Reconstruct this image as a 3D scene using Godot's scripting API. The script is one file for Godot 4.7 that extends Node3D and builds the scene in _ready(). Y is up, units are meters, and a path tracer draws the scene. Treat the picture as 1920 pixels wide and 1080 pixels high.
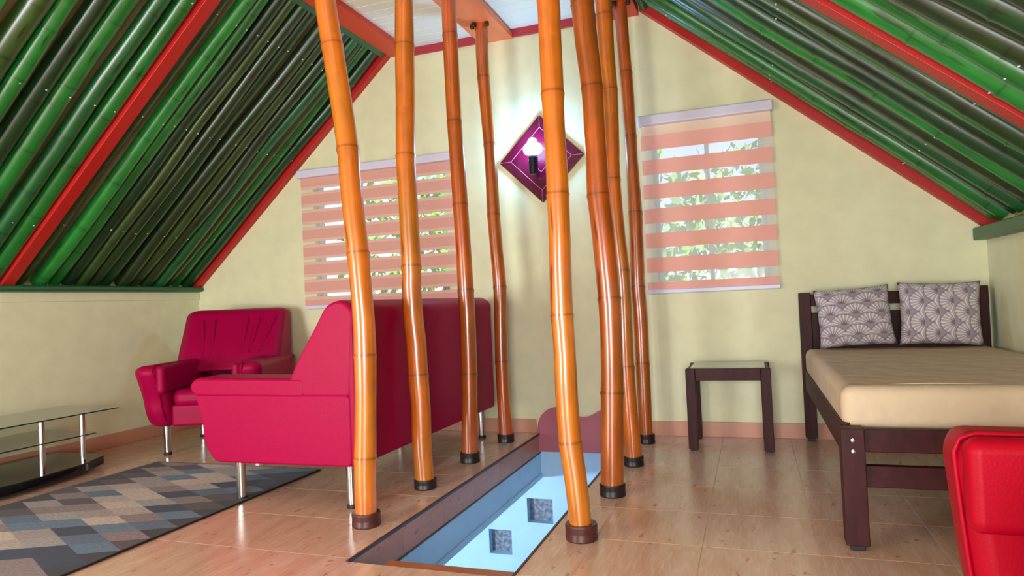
extends Node3D
# An attic lounge under a bamboo-lined roof: camera at x = 0, z = 0, back gable at z = ZB, floor at y = 0.
const F := 1267.4
const ZB := -4.70
const XL := -4.59
const XR := 1.326
const ZF := 1.30
const HOLE := Rect2(-1.495, -4.70, 0.67, 2.49)   # stair opening in x and z
var cam: Camera3D
var rng := RandomNumberGenerator.new()
var used := {}
var mats := {}

# ------------------------------------------------------------------ helpers
func numbered(called: String) -> String:
	var n: int = used.get(called, 0)
	used[called] = n + 1
	return called if n == 0 else "%s_%03d" % [called, n]

func thing(called: String, label: String, category: String, at := Vector3.ZERO, turn := 0.0, group := "") -> Node3D:
	var o := Node3D.new()
	o.name = numbered(called)
	add_child(o)
	o.position = at
	o.rotation.y = turn
	o.set_meta("label", label)
	o.set_meta("category", category)
	if group != "":
		o.set_meta("group", group)
	return o

func setting(called: String, label := "") -> Node3D:
	var o := Node3D.new()
	o.name = called
	add_child(o)
	o.set_meta("kind", "structure")
	if label != "":
		o.set_meta("label", label)
	return o

func begin() -> SurfaceTool:
	var st := SurfaceTool.new()
	st.begin(Mesh.PRIMITIVE_TRIANGLES)
	st.set_color(Color(1, 1, 1))
	return st

func put(called: String, mesh: Mesh, m: Material, parent: Node, at := Vector3.ZERO) -> MeshInstance3D:
	var o := MeshInstance3D.new()
	o.name = called
	o.mesh = mesh
	o.material_override = m
	o.position = at
	o.cast_shadow = GeometryInstance3D.SHADOW_CASTING_SETTING_ON
	parent.add_child(o, true)
	return o

func obj(called: String, st: SurfaceTool, m: Material, parent: Node) -> MeshInstance3D:
	return put(called, st.commit(), m, parent)

func ray(px: float, py: float) -> Vector3:
	return cam.transform.basis * Vector3((px - 960.0) / F, -(py - 540.0) / F, -1.0)

func on_z(px: float, py: float, z: float) -> Vector3:
	var d := ray(px, py)
	return cam.position + d * ((z - cam.position.z) / d.z)

func tri(st: SurfaceTool, p: Array, n: Array, uv: Array, a: int, b: int, c: int) -> void:
	var w: Vector3 = (p[b] - p[a]).cross(p[c] - p[a])
	var k := [a, b, c] if w.dot(n[a] + n[b] + n[c]) < 0.0 else [a, c, b]
	for i in k:
		st.set_normal(n[i])
		st.set_uv(uv[i])
		st.add_vertex(p[i])

func quad(st: SurfaceTool, p: Array, n: Array, uv: Array) -> void:
	tri(st, p, n, uv, 0, 1, 2)
	tri(st, p, n, uv, 0, 2, 3)

# rounded box; b turns it about its centre
func rbox(st: SurfaceTool, c: Vector3, s: Vector3, r := 0.004, n := 1, b := Basis.IDENTITY, uvo := Vector2.ZERO) -> void:
	var h := s * 0.5
	r = min(r, min(h.x, min(h.y, h.z)) * 0.98)
	var dv := []
	for i in n + 1:
		dv.append([-1.0, -tan(PI / 4 * (1.0 - float(i) / n))])
	for i in n + 1:
		dv.append([1.0, tan(PI / 4 * float(i) / n)])
	for ax in 3:
		var u := (ax + 1) % 3
		var v := (ax + 2) % 3
		for sg in [-1.0, 1.0]:
			for i in dv.size() - 1:
				for j in dv.size() - 1:
					var P := []
					var N := []
					var U := []
					for q in [[i, j], [i + 1, j], [i + 1, j + 1], [i, j + 1]]:
						var inner := Vector3.ZERO
						var d := Vector3.ZERO
						inner[ax] = sg * (h[ax] - r)
						inner[u] = dv[q[0]][0] * (h[u] - r)
						inner[v] = dv[q[1]][0] * (h[v] - r)
						d[ax] = sg
						d[u] = dv[q[0]][1]
						d[v] = dv[q[1]][1]
						d = d.normalized()
						var pos := inner + d * r
						P.append(c + b * pos)
						N.append(b * d)
						U.append(uvo + Vector2(pos[u], pos[v]))
					quad(st, P, N, U)

func box_mesh(s: Vector3, r := 0.004, n := 1) -> Mesh:
	var st := begin()
	rbox(st, Vector3.ZERO, s, r, n)
	return st.commit()

func add_box(called: String, lo: Vector3, hi: Vector3, m: Material, parent: Node, r := 0.004, n := 1) -> MeshInstance3D:
	var st := begin()
	rbox(st, Vector3.ZERO, hi - lo, r, n, Basis.IDENTITY, Vector2(rng.randf(), rng.randf()))
	return put(called, st.commit(), m, parent, (lo + hi) * 0.5)

# tube through points with a radius and a colour at each
func tube(st: SurfaceTool, pts: Array, rad: Array, sides: int, cols := [], caps := true, vscale := 1.0, squash := 1.0) -> void:
	var n := pts.size()
	var ref := Vector3.UP
	var t0: Vector3 = (pts[1] - pts[0]).normalized()
	if abs(t0.dot(ref)) > 0.9:
		ref = Vector3.RIGHT
	var rings := []
	var norms := []
	var along := 0.0
	var vs := []
	for i in n:
		var t: Vector3 = (pts[min(i + 1, n - 1)] - pts[max(i - 1, 0)]).normalized()
		ref = (ref - t * ref.dot(t)).normalized()
		var side := t.cross(ref)
		var R := []
		var Q := []
		for k in sides + 1:
			var a := TAU * k / sides
			var d := ref * cos(a) * squash + side * sin(a)
			R.append(pts[i] + d * rad[i])
			Q.append(d.normalized())
		rings.append(R)
		norms.append(Q)
		if i > 0:
			along += pts[i].distance_to(pts[i - 1])
		vs.append(along * vscale)
	for i in n - 1:
		for k in sides:
			var P := [rings[i][k], rings[i + 1][k], rings[i + 1][k + 1], rings[i][k + 1]]
			var N := [norms[i][k], norms[i + 1][k], norms[i + 1][k + 1], norms[i][k + 1]]
			var u0 := float(k) / sides
			var u1 := float(k + 1) / sides
			var U := [Vector2(u0, vs[i]), Vector2(u0, vs[i + 1]), Vector2(u1, vs[i + 1]), Vector2(u1, vs[i])]
			var C := [Color.WHITE, Color.WHITE, Color.WHITE, Color.WHITE]
			if cols.size() > 0:
				C = [cols[i], cols[i + 1], cols[i + 1], cols[i]]
			for tr in [[0, 1, 2], [0, 2, 3]]:
				var w: Vector3 = (P[tr[1]] - P[tr[0]]).cross(P[tr[2]] - P[tr[0]])
				var kk: Array = tr if w.dot(N[tr[0]]) < 0.0 else [tr[0], tr[2], tr[1]]
				for q in kk:
					st.set_color(C[q])
					st.set_normal(N[q])
					st.set_uv(U[q])
					st.add_vertex(P[q])
	if caps:
		for e in [0, n - 1]:
			var nn: Vector3 = (pts[0] - pts[1]).normalized() if e == 0 else (pts[n - 1] - pts[n - 2]).normalized()
			if cols.size() > 0:
				st.set_color(cols[e])
			for k in sides:
				tri(st, [pts[e], rings[e][k], rings[e][k + 1]], [nn, nn, nn], [Vector2(0.5, 0.5), Vector2(0, 0), Vector2(1, 0)], 0, 1, 2)

# turned shape: prof holds Vector2(radius, height)
func lathe(st: SurfaceTool, prof: Array, at: Vector3, sides := 20, b := Basis.IDENTITY) -> void:
	for i in prof.size() - 1:
		var a: Vector2 = prof[i]
		var c: Vector2 = prof[i + 1]
		var nr := Vector2(c.y - a.y, a.x - c.x).normalized()
		for k in sides:
			var P := []
			var N := []
			var U := []
			for q in [[a, k], [c, k], [c, k + 1], [a, k + 1]]:
				var th: float = TAU * q[1] / sides
				P.append(at + b * Vector3(q[0].x * cos(th), q[0].y, q[0].x * sin(th)))
				N.append(b * Vector3(nr.x * cos(th), nr.y, nr.x * sin(th)))
				U.append(Vector2(float(q[1]) / sides, q[0].y))
			quad(st, P, N, U)

func round_poly(poly: Array, radii, n := 5) -> PackedVector2Array:
	var out := PackedVector2Array()
	var m := poly.size()
	for i in m:
		var p: Vector2 = poly[i]
		var a: Vector2 = poly[(i + m - 1) % m]
		var b: Vector2 = poly[(i + 1) % m]
		var r: float = radii[i] if radii is Array else radii
		r = min(r, min(p.distance_to(a), p.distance_to(b)) * 0.48)
		var s := p + (a - p).normalized() * r
		var e := p + (b - p).normalized() * r
		for k in n + 1:
			var t := float(k) / n
			out.append(s.lerp(p, t).lerp(p.lerp(e, t), t))
	return out

# extruded outline with rounded rims: poly in (ex, ey), depth along ez from d0 to d1; bi = rim inset, ba = rim depth
func prism(st: SurfaceTool, poly: PackedVector2Array, d0: float, d1: float, bi: float, ba: float, fr: Transform3D, steps := 4, warp = null) -> void:
	var m := poly.size()
	if Geometry2D.is_polygon_clockwise(poly):
		poly.reverse()
	var nv := []
	var inset := []
	for i in m:
		var e0 := (poly[i] - poly[(i + m - 1) % m]).normalized()
		var e1 := (poly[(i + 1) % m] - poly[i]).normalized()
		var n0 := Vector2(e0.y, -e0.x)
		var n1 := Vector2(e1.y, -e1.x)
		var nn := (n0 + n1).normalized()
		nv.append(nn)
		inset.append(nn / max(0.35, nn.dot(n1)))
	var rings := []          # [inset amount, depth, angle]
	for s in steps + 1:
		var th := PI / 2 * (1.0 - float(s) / steps)
		rings.append([bi * (1.0 - cos(th)), d0 + ba * (1.0 - sin(th)), -th])
	for s in steps + 1:
		var th := PI / 2 * float(s) / steps
		rings.append([bi * (1.0 - cos(th)), d1 - ba * (1.0 - sin(th)), th])
	var P := []
	var N := []
	for r in rings:
		var A := []
		var B := []
		for i in m:
			var q: Vector2 = poly[i] - inset[i] * r[0]
			var v := Vector3(q.x, q.y, r[1])
			if warp != null:
				v = warp.call(v)
			A.append(fr * v)
			B.append((fr.basis * Vector3(nv[i].x * cos(r[2]), nv[i].y * cos(r[2]), sin(r[2]))).normalized())
		P.append(A)
		N.append(B)
	for k in rings.size() - 1:
		for i in m:
			var j := (i + 1) % m
			var U := [Vector2(float(i) / m, rings[k][1]), Vector2(float(i) / m, rings[k + 1][1]), Vector2(float(i + 1) / m, rings[k + 1][1]), Vector2(float(i + 1) / m, rings[k][1])]
			quad(st, [P[k][i], P[k + 1][i], P[k + 1][j], P[k][j]], [N[k][i], N[k + 1][i], N[k + 1][j], N[k][j]], U)
	var idx := Geometry2D.triangulate_polygon(poly)
	for e in [0, rings.size() - 1]:
		var nn := (fr.basis * Vector3(0, 0, -1 if e == 0 else 1)).normalized()
		for t in range(0, idx.size(), 3):
			var U := [poly[idx[t]], poly[idx[t + 1]], poly[idx[t + 2]]]
			tri(st, [P[e][idx[t]], P[e][idx[t + 1]], P[e][idx[t + 2]]], [nn, nn, nn], U, 0, 1, 2)

# flat wall with rectangular holes, thickness z0..z1 in frame fr
func wall_shape(outline: PackedVector2Array, holes: Array, z0: float, z1: float, fr := Transform3D.IDENTITY) -> SurfaceTool:
	var st := begin()
	var xs := [-50.0, 50.0]
	for hrect in holes:
		xs.append(hrect.position.x)
		xs.append(hrect.end.x)
	xs.sort()
	for i in xs.size() - 1:
		var a: float = xs[i]
		var b: float = xs[i + 1]
		if b - a < 1e-4:
			continue
		var cuts := []
		for hrect in holes:
			if hrect.position.x < (a + b) / 2 and hrect.end.x > (a + b) / 2:
				cuts.append(hrect)
		cuts.sort_custom(func(p, q): return p.position.y < q.position.y)
		var y := -50.0
		var spans := []
		for hrect in cuts:
			spans.append([y, hrect.position.y])
			y = hrect.end.y
		spans.append([y, 50.0])
		for s in spans:
			var rect := PackedVector2Array([Vector2(a, s[0]), Vector2(b, s[0]), Vector2(b, s[1]), Vector2(a, s[1])])
			for piece in Geometry2D.intersect_polygons(outline, rect):
				prism_flat(st, piece, z0, z1, fr)
	return st

func prism_flat(st: SurfaceTool, poly: PackedVector2Array, z0: float, z1: float, fr: Transform3D) -> void:
	if Geometry2D.is_polygon_clockwise(poly):
		poly.reverse()
	var m := poly.size()
	for i in m:
		var a := poly[i]
		var b := poly[(i + 1) % m]
		var e := (b - a).normalized()
		var n := fr.basis * Vector3(e.y, -e.x, 0)
		quad(st, [fr * Vector3(a.x, a.y, z0), fr * Vector3(b.x, b.y, z0), fr * Vector3(b.x, b.y, z1), fr * Vector3(a.x, a.y, z1)], [n, n, n, n], [a, b, b, a])
	var idx := Geometry2D.triangulate_polygon(poly)
	for z in [z0, z1]:
		var n := fr.basis * Vector3(0, 0, -1 if z == min(z0, z1) else 1)
		for t in range(0, idx.size(), 3):
			var q := [poly[idx[t]], poly[idx[t + 1]], poly[idx[t + 2]]]
			tri(st, [fr * Vector3(q[0].x, q[0].y, z), fr * Vector3(q[1].x, q[1].y, z), fr * Vector3(q[2].x, q[2].y, z)], [n, n, n], q, 0, 1, 2)

# ------------------------------------------------------------------ materials
func mat(c: Color, rough := 0.5, metal := 0.0, tex: Texture2D = null) -> StandardMaterial3D:
	var m := StandardMaterial3D.new()
	m.albedo_color = c
	m.roughness = rough
	m.metallic = metal
	if tex:
		m.albedo_texture = tex
	return m

func rgb(r: int, g: int, b: int) -> Color:
	return Color8(r, g, b)

func paint(w: int, h: int, fn: Callable) -> ImageTexture:
	var im := Image.create(w, h, false, Image.FORMAT_RGB8)
	for y in h:
		for x in w:
			im.set_pixel(x, y, fn.call(x, y))
	im.generate_mipmaps()
	return ImageTexture.create_from_image(im)

func noise(s: int, freq: float, oct := 4) -> FastNoiseLite:
	var n := FastNoiseLite.new()
	n.seed = s
	n.noise_type = FastNoiseLite.TYPE_SIMPLEX_SMOOTH
	n.frequency = freq
	n.fractal_octaves = oct
	return n

func bumps(s: int, freq: float, strength := 4.0) -> NoiseTexture2D:
	var t := NoiseTexture2D.new()
	t.width = 256
	t.height = 256
	t.seamless = true
	t.as_normal_map = true
	t.bump_strength = strength
	t.noise = noise(s, freq)
	return t

func make_materials() -> void:
	# painted walls, with faint roller mottling
	var n1 := noise(3, 0.012, 5)
	var plaster := paint(256, 256, func(x, y):
		var k: float = 0.97 + 0.03 * n1.get_noise_2d(x * 2.0, y * 2.0)
		return Color(k, k, k * 0.995))
	var wm := mat(rgb(228, 226, 184), 0.55, 0, plaster)
	wm.uv1_triplanar = true
	wm.uv1_world_triplanar = true
	wm.uv1_scale = Vector3(0.7, 0.7, 0.7)
	mats.wall = wm
	var bw: StandardMaterial3D = wm.duplicate()
	bw.albedo_color = rgb(176, 214, 240)
	mats.blue_wall = bw
	mats.ceiling = mat(rgb(226, 226, 214), 0.4)
	mats.lining = mat(rgb(176, 160, 118), 0.7)
	mats.red = mat(rgb(176, 28, 22), 0.45)
	mats.red_trim = mat(rgb(170, 40, 48), 0.45)
	mats.orange = mat(rgb(204, 56, 22), 0.45)
	mats.salmon = mat(rgb(226, 112, 62), 0.4)
	mats.baseboard = mat(rgb(196, 140, 112), 0.35)
	# wood-look tile
	var a := noise(11, 0.006, 4)
	var b := noise(12, 0.03, 3)
	var c := noise(13, 0.02, 2)
	var tile := paint(768, 768, func(x, y):
		var s: float = a.get_noise_2d(x * 2.4, y * 0.45) * 0.5 + 0.5
		var f: float = b.get_noise_2d(x * 3.0, y * 0.35)
		var kn: float = smoothstep(0.52, 0.75, c.get_noise_2d(x * 1.3 + 90.0, y * 0.7))
		var col := Color8(216, 186, 162).lerp(Color8(198, 160, 132), clamp(s * 1.3 - 0.2, 0, 1))
		col = col.lerp(Color8(228, 200, 176), clamp(f * 0.8, 0, 0.6))
		return col.lerp(Color8(160, 100, 66), kn * 0.55))
	mats.tile = mat(Color.WHITE, 0.2, 0, tile)
	mats.tile.metallic_specular = 0.55
	mats.tile_edge = mat(rgb(196, 146, 112), 0.35, 0, tile)
	mats.apron = mat(rgb(214, 170, 150), 0.3, 0, tile)
	mats.grout = mat(rgb(222, 196, 172), 0.8)
	mats.dark_trim = mat(rgb(58, 34, 26), 0.35)
	# bamboo: streaks along the culm, multiplied with the culm's own colour
	var d := noise(21, 0.02, 4)
	var e := noise(22, 0.01, 3)
	var streak := paint(256, 1024, func(x, y):
		var th: float = TAU * x / 256.0
		var s: float = d.get_noise_3d(cos(th) * 90.0, sin(th) * 90.0, y * 0.12)
		var g: float = e.get_noise_3d(cos(th) * 40.0, sin(th) * 40.0, y * 0.9)
		var k: float = 0.92 + 0.14 * s + 0.1 * g
		var spot: float = smoothstep(0.42, 0.6, e.get_noise_3d(cos(th) * 70.0 + 300.0, sin(th) * 70.0, y * 0.35 + 500.0))
		k = clamp(k, 0.0, 1.0)
		return Color(k, k * (1.0 - 0.06 * s), k * 0.96).lerp(Color(0.5, 0.34, 0.3), spot * 0.6))
	var bm := mat(Color.WHITE, 0.3, 0, streak)
	bm.vertex_color_use_as_albedo = true
	bm.clearcoat_enabled = true
	bm.clearcoat = 0.8
	bm.clearcoat_roughness = 0.16
	mats.bamboo = bm
	var gm: StandardMaterial3D = bm.duplicate()
	gm.roughness = 0.38
	gm.clearcoat = 0.55
	gm.clearcoat_roughness = 0.25
	mats.green_bamboo = gm
	mats.green = mat(rgb(40, 92, 52), 0.4)
	mats.pole_cap = mat(rgb(74, 34, 32), 0.4)
	mats.black_cap = mat(rgb(30, 22, 22), 0.4)
	# leather
	var lb := bumps(31, 0.09, 2.2)
	var leather := mat(rgb(156, 2, 60), 0.42)
	leather.metallic_specular = 0.24
	leather.normal_enabled = true
	leather.normal_texture = lb
	leather.normal_scale = 0.16
	leather.uv1_triplanar = true
	leather.uv1_scale = Vector3(5, 5, 5)
	mats.leather = leather
	var l2: StandardMaterial3D = leather.duplicate()
	l2.albedo_color = rgb(156, 3, 28)
	mats.leather_red = l2
	mats.chrome = mat(rgb(214, 212, 210), 0.2, 1.0)
	mats.rubber = mat(rgb(24, 22, 22), 0.6)
	# dark stained wood
	var wn := noise(41, 0.02, 4)
	var wood := paint(256, 512, func(x, y):
		var s: float = wn.get_noise_2d(x * 2.2, y * 0.18) * 0.5 + 0.5
		return Color8(74, 34, 32).lerp(Color8(48, 20, 20), s))
	mats.wood = mat(Color.WHITE, 0.5, 0, wood)
	mats.wood.metallic_specular = 0.3
	mats.wood.uv1_triplanar = true
	mats.wood.uv1_scale = Vector3(1.5, 1.5, 1.5)
	var sheet := mat(rgb(204, 184, 152), 0.85)
	sheet.normal_enabled = true
	sheet.normal_texture = bumps(51, 0.02, 6.0)
	sheet.normal_scale = 0.35
	sheet.uv1_triplanar = true
	sheet.uv1_scale = Vector3(1.2, 1.2, 1.2)
	mats.sheet = sheet
	mats.rail_white = mat(rgb(214, 210, 226), 0.35)
	var bandm := mat(rgb(238, 174, 158), 0.8)
	bandm.backlight = Color(0.7, 0.7, 0.7)
	mats.fabric = bandm
	var bandd: StandardMaterial3D = bandm.duplicate()
	bandd.albedo_color = rgb(214, 158, 142)
	bandd.backlight = Color(0.22, 0.22, 0.22)
	mats.fabric_dense = bandd
	var bandl: StandardMaterial3D = bandm.duplicate()
	bandl.albedo_color = rgb(222, 178, 160)
	bandl.backlight = Color(0.3, 0.3, 0.3)
	mats.fabric_light = bandl
	var sheer := mat(Color(0.93, 0.94, 0.94, 0.45), 0.9)
	sheer.transparency = BaseMaterial3D.TRANSPARENCY_ALPHA
	sheer.backlight = Color(0.9, 0.9, 0.9)
	mats.sheer = sheer
	var slit: StandardMaterial3D = sheer.duplicate()
	slit.albedo_color = Color(0.95, 0.95, 0.9, 0.12)
	mats.slit = slit
	var head: StandardMaterial3D = bandm.duplicate()
	head.albedo_color = rgb(232, 206, 180)
	mats.fabric_cream = head
	var pane := mat(Color(0.86, 0.94, 0.93, 0.12), 0.03)
	pane.transparency = BaseMaterial3D.TRANSPARENCY_ALPHA
	mats.pane = pane
	mats.frame = mat(rgb(190, 196, 204), 0.4)
	var glass := mat(Color(0.42, 0.5, 0.44, 0.4), 0.03)
	glass.transparency = BaseMaterial3D.TRANSPARENCY_ALPHA
	mats.glass = glass
	mats.glass_edge = mat(rgb(28, 40, 38), 0.15)
	mats.black_gloss = mat(rgb(14, 13, 14), 0.12)
	mats.plate = mat(rgb(80, 4, 28), 0.2)
	mats.plate_line = mat(rgb(206, 110, 130), 0.3)
	mats.socket = mat(rgb(16, 20, 34), 0.3)
	var bulb := mat(Color(1, 1, 1), 0.3)
	bulb.emission_enabled = true
	bulb.emission = Color(0.86, 0.93, 1.0)
	bulb.emission_energy_multiplier = 6.0
	mats.bulb = bulb
	mats.pink = mat(rgb(172, 92, 104), 0.5)
	var nn := noise(61, 0.05, 4)
	mats.niche = mat(rgb(150, 160, 176), 0.6, 0, paint(128, 128, func(x, y):
		var k: float = 0.78 + 0.35 * nn.get_noise_2d(x, y)
		return Color(k, k, k)))
	mats.niche.uv1_scale = Vector3(4, 4, 4)
	mats.leaf = mat(rgb(112, 168, 58), 0.5)
	mats.leaf.backlight = Color(0.5, 0.6, 0.2)
	mats.leaf_pale = mat(rgb(140, 184, 110), 0.5)
	mats.leaf_pale.backlight = Color(0.5, 0.6, 0.3)
	mats.bark = mat(rgb(110, 92, 74), 0.9)
	mats.ground = mat(rgb(128, 132, 92), 0.95)

# ------------------------------------------------------------------ bamboo
# culm through key points; nodes = distances along the culm where the joints are
func culm(keys: Array, radii: Array, nodes: Array, base: Color, sides: int, seed_: int, step := 0.045) -> SurfaceTool:
	var cum := [0.0]
	for i in range(1, keys.size()):
		cum.append(cum[i - 1] + keys[i].distance_to(keys[i - 1]))
	var total: float = cum[-1]
	var ss := []
	var s := 0.0
	while s < total:
		ss.append(s)
		s += step
	ss.append(total)
	for nd in nodes:
		for o in [-0.03, -0.014, -0.006, -0.0025, 0.0025, 0.008, 0.02]:
			if nd + o > 0.0 and nd + o < total:
				ss.append(nd + o)
	ss.sort()
	var nz := noise(seed_, 1.3, 3)
	var pts := []
	var rad := []
	var cols := []
	var k := 0
	for v in ss:
		if pts.size() > 0 and v - k < 0.0:
			continue
		var i := 0
		while i < keys.size() - 2 and cum[i + 1] < v:
			i += 1
		var t: float = clamp((v - cum[i]) / max(1e-5, cum[i + 1] - cum[i]), 0.0, 1.0)
		var p0: Vector3 = keys[max(i - 1, 0)]
		var p3: Vector3 = keys[min(i + 2, keys.size() - 1)]
		var pos: Vector3 = keys[i].cubic_interpolate(keys[i + 1], p0, p3, t)
		if pts.size() > 0 and pos.distance_to(pts[-1]) < 0.0008:
			continue
		var r: float = lerp(float(radii[i]), float(radii[i + 1]), t)
		var shade := 1.0
		var near := 9.0
		for nd in nodes:
			var dd: float = v - nd
			if abs(dd) < abs(near):
				near = dd
		r *= 1.0 + 0.065 * exp(-pow((near + 0.004) / 0.012, 2.0)) - 0.05 * exp(-pow((near - 0.004) / 0.0035, 2.0))
		if near > -0.003 and near < 0.007:
			shade = 0.55          # the scar of the leaf sheath
		elif near > -0.03 and near < 0.02:
			shade = 0.92
		var g: float = 1.0 + 0.22 * nz.get_noise_2d(v, seed_ * 7.7)
		pts.append(pos)
		rad.append(r)
		var h: float = nz.get_noise_2d(v * 0.8 + 40.0, seed_ * 3.1)
		cols.append(Color(base.r * g * shade * (1.0 + 0.15 * h), base.g * g * shade * (1.0 - 0.1 * h), base.b * g * shade))
	var st := begin()
	tube(st, pts, rad, sides, cols, true, 0.5)
	return st

func standing_pole(trace: Array, joints: Array, zb: float, base: Color, cap: Array, label: String, top_x: float, capmat: Material, bolts: bool) -> void:
	# trace: [px x, px y, px width] from top to bottom; the pole stands in the plane z = zb where its foot meets the floor
	var keys := []
	var radii := []
	var ys := []
	for i in range(trace.size() - 1, -1, -1):
		var q: Array = trace[i]
		var p := on_z(q[0], q[1], zb)
		var r: float = 0.5 * q[2] * (p - cam.position).dot(-cam.transform.basis.z) / F
		if keys.is_empty():
			keys.append(Vector3(p.x, 0.012, zb))
			radii.append(r)
			ys.append(9999.0)
		keys.append(p)
		radii.append(r)
		ys.append(float(q[1]))
	var last: Vector3 = keys[-1]
	if not bolts:
		var n: int = keys.size()
		var prev: Vector3 = keys[n - 2]
		var mid := last + (last - prev).normalized() * (2.9 - last.y) * 0.4
		keys.append(Vector3(lerp(mid.x, top_x, 0.3), mid.y, zb))
		radii.append(radii[-1])
		ys.append(-500.0)
		keys.append(Vector3(top_x, 2.9, zb))
	else:
		keys.append(Vector3(last.x, 2.9, zb) if last.y < 2.89 else last + Vector3(0, 0.01, 0))
	radii.append(radii[-1])
	ys.append(-999.0)
	var foot: Vector3 = keys[0]
	var cum := [0.0]
	for i in range(1, keys.size()):
		cum.append(cum[i - 1] + keys[i].distance_to(keys[i - 1]))
	var nodes := []
	for jy in joints:
		for i in ys.size() - 1:
			if ys[i] >= jy and ys[i + 1] < jy:
				nodes.append(lerp(float(cum[i]), float(cum[i + 1]), (ys[i] - jy) / (ys[i] - ys[i + 1])))
	var topmost: float = cum[cum.size() - 1]
	var lastnode: float = nodes.max()
	if topmost - lastnode > 0.55:
		nodes.append(lastnode + 0.42)
	var t := thing("bamboo_pole", label, "bamboo pole", Vector3(foot.x, 0, zb), 0.0, "varnished bamboo poles around the stair opening")
	for i in keys.size():
		keys[i] -= t.position
	obj("culm", culm(keys, radii, nodes, base, 22, int(abs(zb) * 100.0) + int(foot.x * 50.0) + 200), mats.bamboo, t)
	var cx := on_z(cap[0], (cap[1] + cap[2]) * 0.5, zb)
	var dist: float = (cx - cam.position).dot(-cam.transform.basis.z)
	var cr: float = 0.5 * cap[3] * dist / F
	var chh: float = (cap[2] - cap[1]) * 0.93 * dist / F
	var st := begin()
	lathe(st, [Vector2(0, 0), Vector2(cr * 0.97, 0), Vector2(cr, 0.006), Vector2(cr * 0.97, chh * 0.5), Vector2(cr * 1.0, chh - 0.006), Vector2(cr * 0.96, chh), Vector2(radii[0] * 0.7, chh)], Vector3(cx.x - foot.x, 0, 0), 24)
	obj("foot_collar", st, capmat, t)
	if bolts:
		var top: Vector3 = keys[keys.size() - 1]
		for o in [Vector3(-0.06, -0.012, 0.02), Vector3(-0.035, -0.012, 0.05), Vector3(0.055, -0.012, 0.03)]:
			st = begin()
			rbox(st, top + o, Vector3(0.028, 0.034, 0.03), 0.008)
			obj("bracket", st, mats.black_cap, t)

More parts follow.
